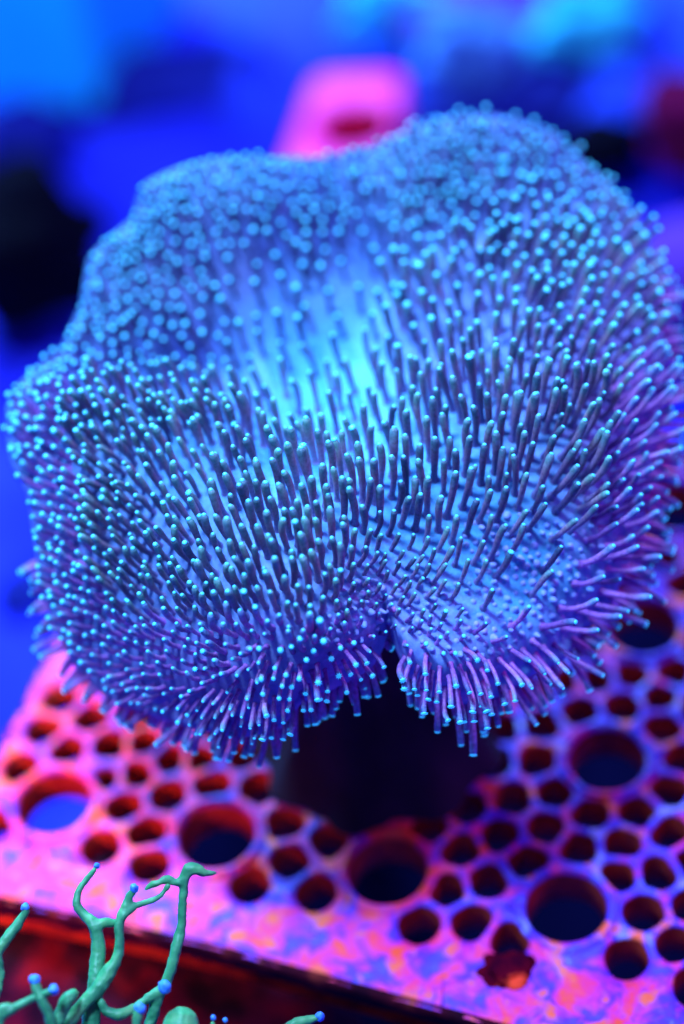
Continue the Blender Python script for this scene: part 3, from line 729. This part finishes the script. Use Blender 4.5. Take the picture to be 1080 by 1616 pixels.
m_maroon = noise_mat('maroon_rock', [(0.40, (0.004, 0.001, 0.012)), (0.52, (0.05, 0.003, 0.03)), (0.66, (0.16, 0.005, 0.02))], 110, 0.8, 250, 0.8, 0.002)
tag(mk('live_rock', v_, f_, m_maroon), 'maroon rock under the foot of the green branching coral', 'rock')

# ------------------------------------------------------------------ blurred surroundings
c = on_plane(150, 1570, -5.0)
v_, f_ = lumpy((-6.6, -1.9, -7.2), (6.0, 2.6, 5.9), 4, 0.22, 1.6, rot=RK_ANG)
tag(mk('live_rock', v_, f_, m_maroon), 'dark maroon rock mass under the front left corner of the rack', 'rock')

def rockmat(name, c, k=0.0):
    d = tuple(x * 0.45 for x in c)
    return noise_mat(name, [(0.35, d), (0.65, c)], 28, 0.9, 120, 0.9, 0.004, spec=0.05)
m_blk = rockmat('black_rock', (0.001, 0.001, 0.01)); m_navy = rockmat('navy_rock', (0.015, 0.03, 0.36)); m_blue = rockmat('blue_rock', (0.03, 0.08, 0.95))
m_sky = rockmat('pale_blue_rock', (0.09, 0.32, 0.95)); m_cyan = rockmat('cyan_coral', (0.04, 0.65, 1.0)); m_red = rockmat('red_coral', (0.14, 0.0, 0.05)); m_vio = rockmat('violet_rock', (0.16, 0.05, 0.65))
ROCKS = [  # name, px, py, z of centre, half sizes, material, label, category
 ('live_rock', 28, 390, -9.2, (2.7, 2.4, 2.6), m_blk, 'rounded black rock on the tank floor left of the leather coral', 'rock'),
 ('live_rock', 20, 215, -10.5, (2.0, 1.4, 1.2), m_navy, 'low navy rock under the bright cyan panel', 'rock'),
 ('live_rock', 260, 150, -12.4, (4.5, 2.0, 1.5), m_navy, 'long flat navy rock between the cyan panel and the pink block', 'rock'),
 ('live_rock', 700, 200, -10.5, (2.2, 2.6, 1.8), m_navy, 'navy rock to the right of the pink block', 'rock'),
 ('live_rock', 900, 155, -10.5, (2.6, 2.2, 1.6), m_navy, 'dark rock with violet patch above the right back of the coral', 'rock'),
 ('live_rock', 800, 20, -10.5, (3.2, 2.2, 1.8), m_vio, 'violet rock at the top edge of the picture', 'rock'),
 ('live_rock', 1030, 130, -10.5, (3.2, 4.0, 2.2), m_blue, 'bright blue rock in the upper right', 'rock'),
 ('live_rock', 950, 225, -10, (1.5, 1.0, 1.0), m_blk, 'small black rock just beyond the right back rim of the coral', 'rock'),
 ('soft_coral', 1085, 190, -8, (1.3, 1.8, 1.6), m_red, 'dark red coral cut by the right edge of the picture', 'coral'),
 ('soft_coral', 615, 12, -10, (2.0, 1.2, 1.3), m_cyan, 'cyan coral head at the top edge above the pink block', 'coral'),
 ('soft_coral', 738, 78, -8, (1.7, 1.5, 1.6), m_sky, 'pale blue coral lump in the middle of the upper right rocks', 'coral'),
 ('soft_coral', 930, 38, -8, (2.0, 1.4, 1.3), m_cyan, 'bright cyan coral lump near the upper right corner', 'coral'),
 ('soft_coral', 805, 85, -9, (1.3, 1.1, 1.1), m_sky, 'smaller pale blue coral lump beside the violet rock', 'coral'),
 ('live_rock', 660, 95, -10.5, (1.3, 1.2, 1.1), m_navy, 'small navy stone between the pink block and the pale blue coral lump', 'rock'),
 ('live_rock', 860, 80, -10, (1.4, 1.2, 1.1), m_blk, 'small black stone between the pale blue and the bright cyan coral lumps', 'rock'),
 ('live_rock', 690, 20, -11, (1.6, 1.0, 1.1), m_vio, 'violet stone at the top edge right of the cyan coral head', 'rock'),
 ('live_rock', 990, 20, -11, (1.6, 1.2, 1.1), m_navy, 'navy stone at the top edge right of the bright cyan coral lump', 'rock'),
 ('soft_coral', 800, 150, -10, (1.0, 0.9, 0.9), m_blue, 'bright blue coral knob just above the top of the leather coral', 'coral'),
 ('live_rock', 375, 110, -12.2, (1.2, 4.2, 0.9), m_blue, 'long low blue rock left of the pink block', 'rock'),
 ('live_rock', 45, 930, -12, (1.0, 0.8, 0.5), m_navy, 'small dark stone on the blue floor left of the leather coral', 'rock'),
 ('live_rock', 1050, 440, -10, (3.0, 2.0, 1.4), m_vio, 'violet rock on the floor right of the coral cap', 'rock'),
]
for (nm, px, py, z, sz, mm, lab, cat) in ROCKS:
    c = on_plane(px, py, z)
    v_, f_ = lumpy(c, sz, px * 0.13 + py * 0.07, 0.42, 1.5)
    tag(mk(nm, v_, f_, mm, loc=(c.x, c.y, -12.5)), lab, cat, 'rocks on the tank floor behind the coral' if cat == 'rock' else 'small corals among the rocks at the back')

# pink drilled block on a blue rock
m_pink, nt, b = mat('pink_coralline', 0.6, 0.3)
pn = tex(nt, 45, 3); pr = ramp(nt, pn.outputs['Fac'], [(0.35, lin((250, 25, 150))), (0.65, lin((255, 60, 190)))])
nt.links.new(pr.outputs[0], b.inputs['Base Color'])
m_pinkw = noise_mat('pink_hole_wall', [(0.4, (0.55, 0.0, 0.06)), (0.6, (0.9, 0.01, 0.10))], 60)
def block():
    c0, c1, c2, c3 = [on_plane(*p, -6.0) for p in ((430, 305), (498, 116), (640, 110), (606, 290))]
    h = on_plane(562, 196, -6.0)
    base = (h.x, h.y, -7.2)
    root = empty('coralline_block', base, label='bright pink block with one round hole behind the leather coral', cat='block')
    # outline with rounded corners, ray-fanned round the hole
    cs = [c0, c1, c2, c3]; N = 64; vs = []; fs = []; mi = []
    def ray(th):
        dx, dy = math.cos(th), math.sin(th); best = 99
        for i in range(4):
            a, b_ = cs[i], cs[(i + 1) % 4]; ex, ey = b_.x - a.x, b_.y - a.y; den = dx * ey - dy * ex
            if abs(den) < 1e-9: continue
            t = ((a.x - h.x) * ey - (a.y - h.y) * ex) / den; s_ = ((a.x - h.x) * dy - (a.y - h.y) * dx) / den
            if t > 0 and 0 <= s_ <= 1: best = min(best, t)
        return best
    out = [ray(2 * math.pi * i / N) for i in range(N)]
    for _ in range(2): out = [0.25 * out[i - 1] + 0.5 * out[i] + 0.25 * out[(i + 1) % N] for i in range(N)]
    hr = 1.2
    prof = [([hr * 0.98] * N, -7.5), ([hr] * N, -6.5), ([hr * 1.02] * N, -6.12), ([hr * 1.2] * N, -6.0), ([o - 0.15 for o in out], -6.0), (out, -6.12), (out, -7.2)]
    for rr, z in prof:
        for i in range(N):
            th = 2 * math.pi * i / N; vs.append((h.x + rr[i] * math.cos(th), h.y + rr[i] * math.sin(th), z))
    for k in range(len(prof) - 1):
        for i in range(N): a = k * N + i; b_ = k * N + (i + 1) % N; fs.append((a, b_, b_ + N, a + N)); mi.append(1 if k < 2 else 0)
    fs.append(tuple(range(N))); mi.append(1)
    mk('slab', vs, fs, [m_pink, m_pinkw], root, base, midx=mi)
    v_, f_ = lumpy((h.x, h.y - 0.6, -10.2), (2.0, 2.4, 3.0), 21, 0.12, 1.3)
    tag(mk('live_rock', v_, f_, m_blue, loc=(h.x, h.y, -12.5)), 'blue rock that carries the pink block with the hole', 'rock')
block()

# tall pale panel of the overflow box at the back left
m_panel = noise_mat('overflow_plastic', [(0.3, (0.01, 0.60, 1.0)), (0.7, (0.02, 0.85, 1.0))], 9, 0.35, 40, 0.1, 0.002)
def panel():
    a = on_plane(-60, 175, -12.5); b_ = on_plane(165, 205, -12.5)
    base = (a.x, a.y, -12.5); root = empty('overflow_box', base, label='bright cyan plastic overflow box in the upper left corner', cat='box')
    d = Vector((b_.x - a.x, b_.y - a.y, 0)); L = d.length; d.normalize(); n_ = Vector((-d.y, d.x, 0))
    def bx(name, s0, s1, t0, t1, z0, z1, mm):
        vs = [tuple(Vector((a.x, a.y, 0)) + d * s + n_ * t + Vector((0, 0, z))) for z in (z0, z1) for (s, t) in ((s0, t0), (s1, t0), (s1, t1), (s0, t1))]
        fs = [(0, 3, 2, 1), (4, 5, 6, 7), (0, 1, 5, 4), (1, 2, 6, 5), (2, 3, 7, 6), (3, 0, 4, 7)]
        o = mk(name, vs, fs, mm, root, base, smooth=False); bv_ = o.modifiers.new('bevel', 'BEVEL'); bv_.width = 0.003; bv_.segments = 3
    bx('shell', 0, L, 0.2, 8, -12.5, 8, m_panel)
    for k in range(6):
        s = L * (0.08 + 0.16 * k); bx('slat', s, s + L * 0.09, 0, 0.19, -11.5, 7.5, m_panel)
panel()
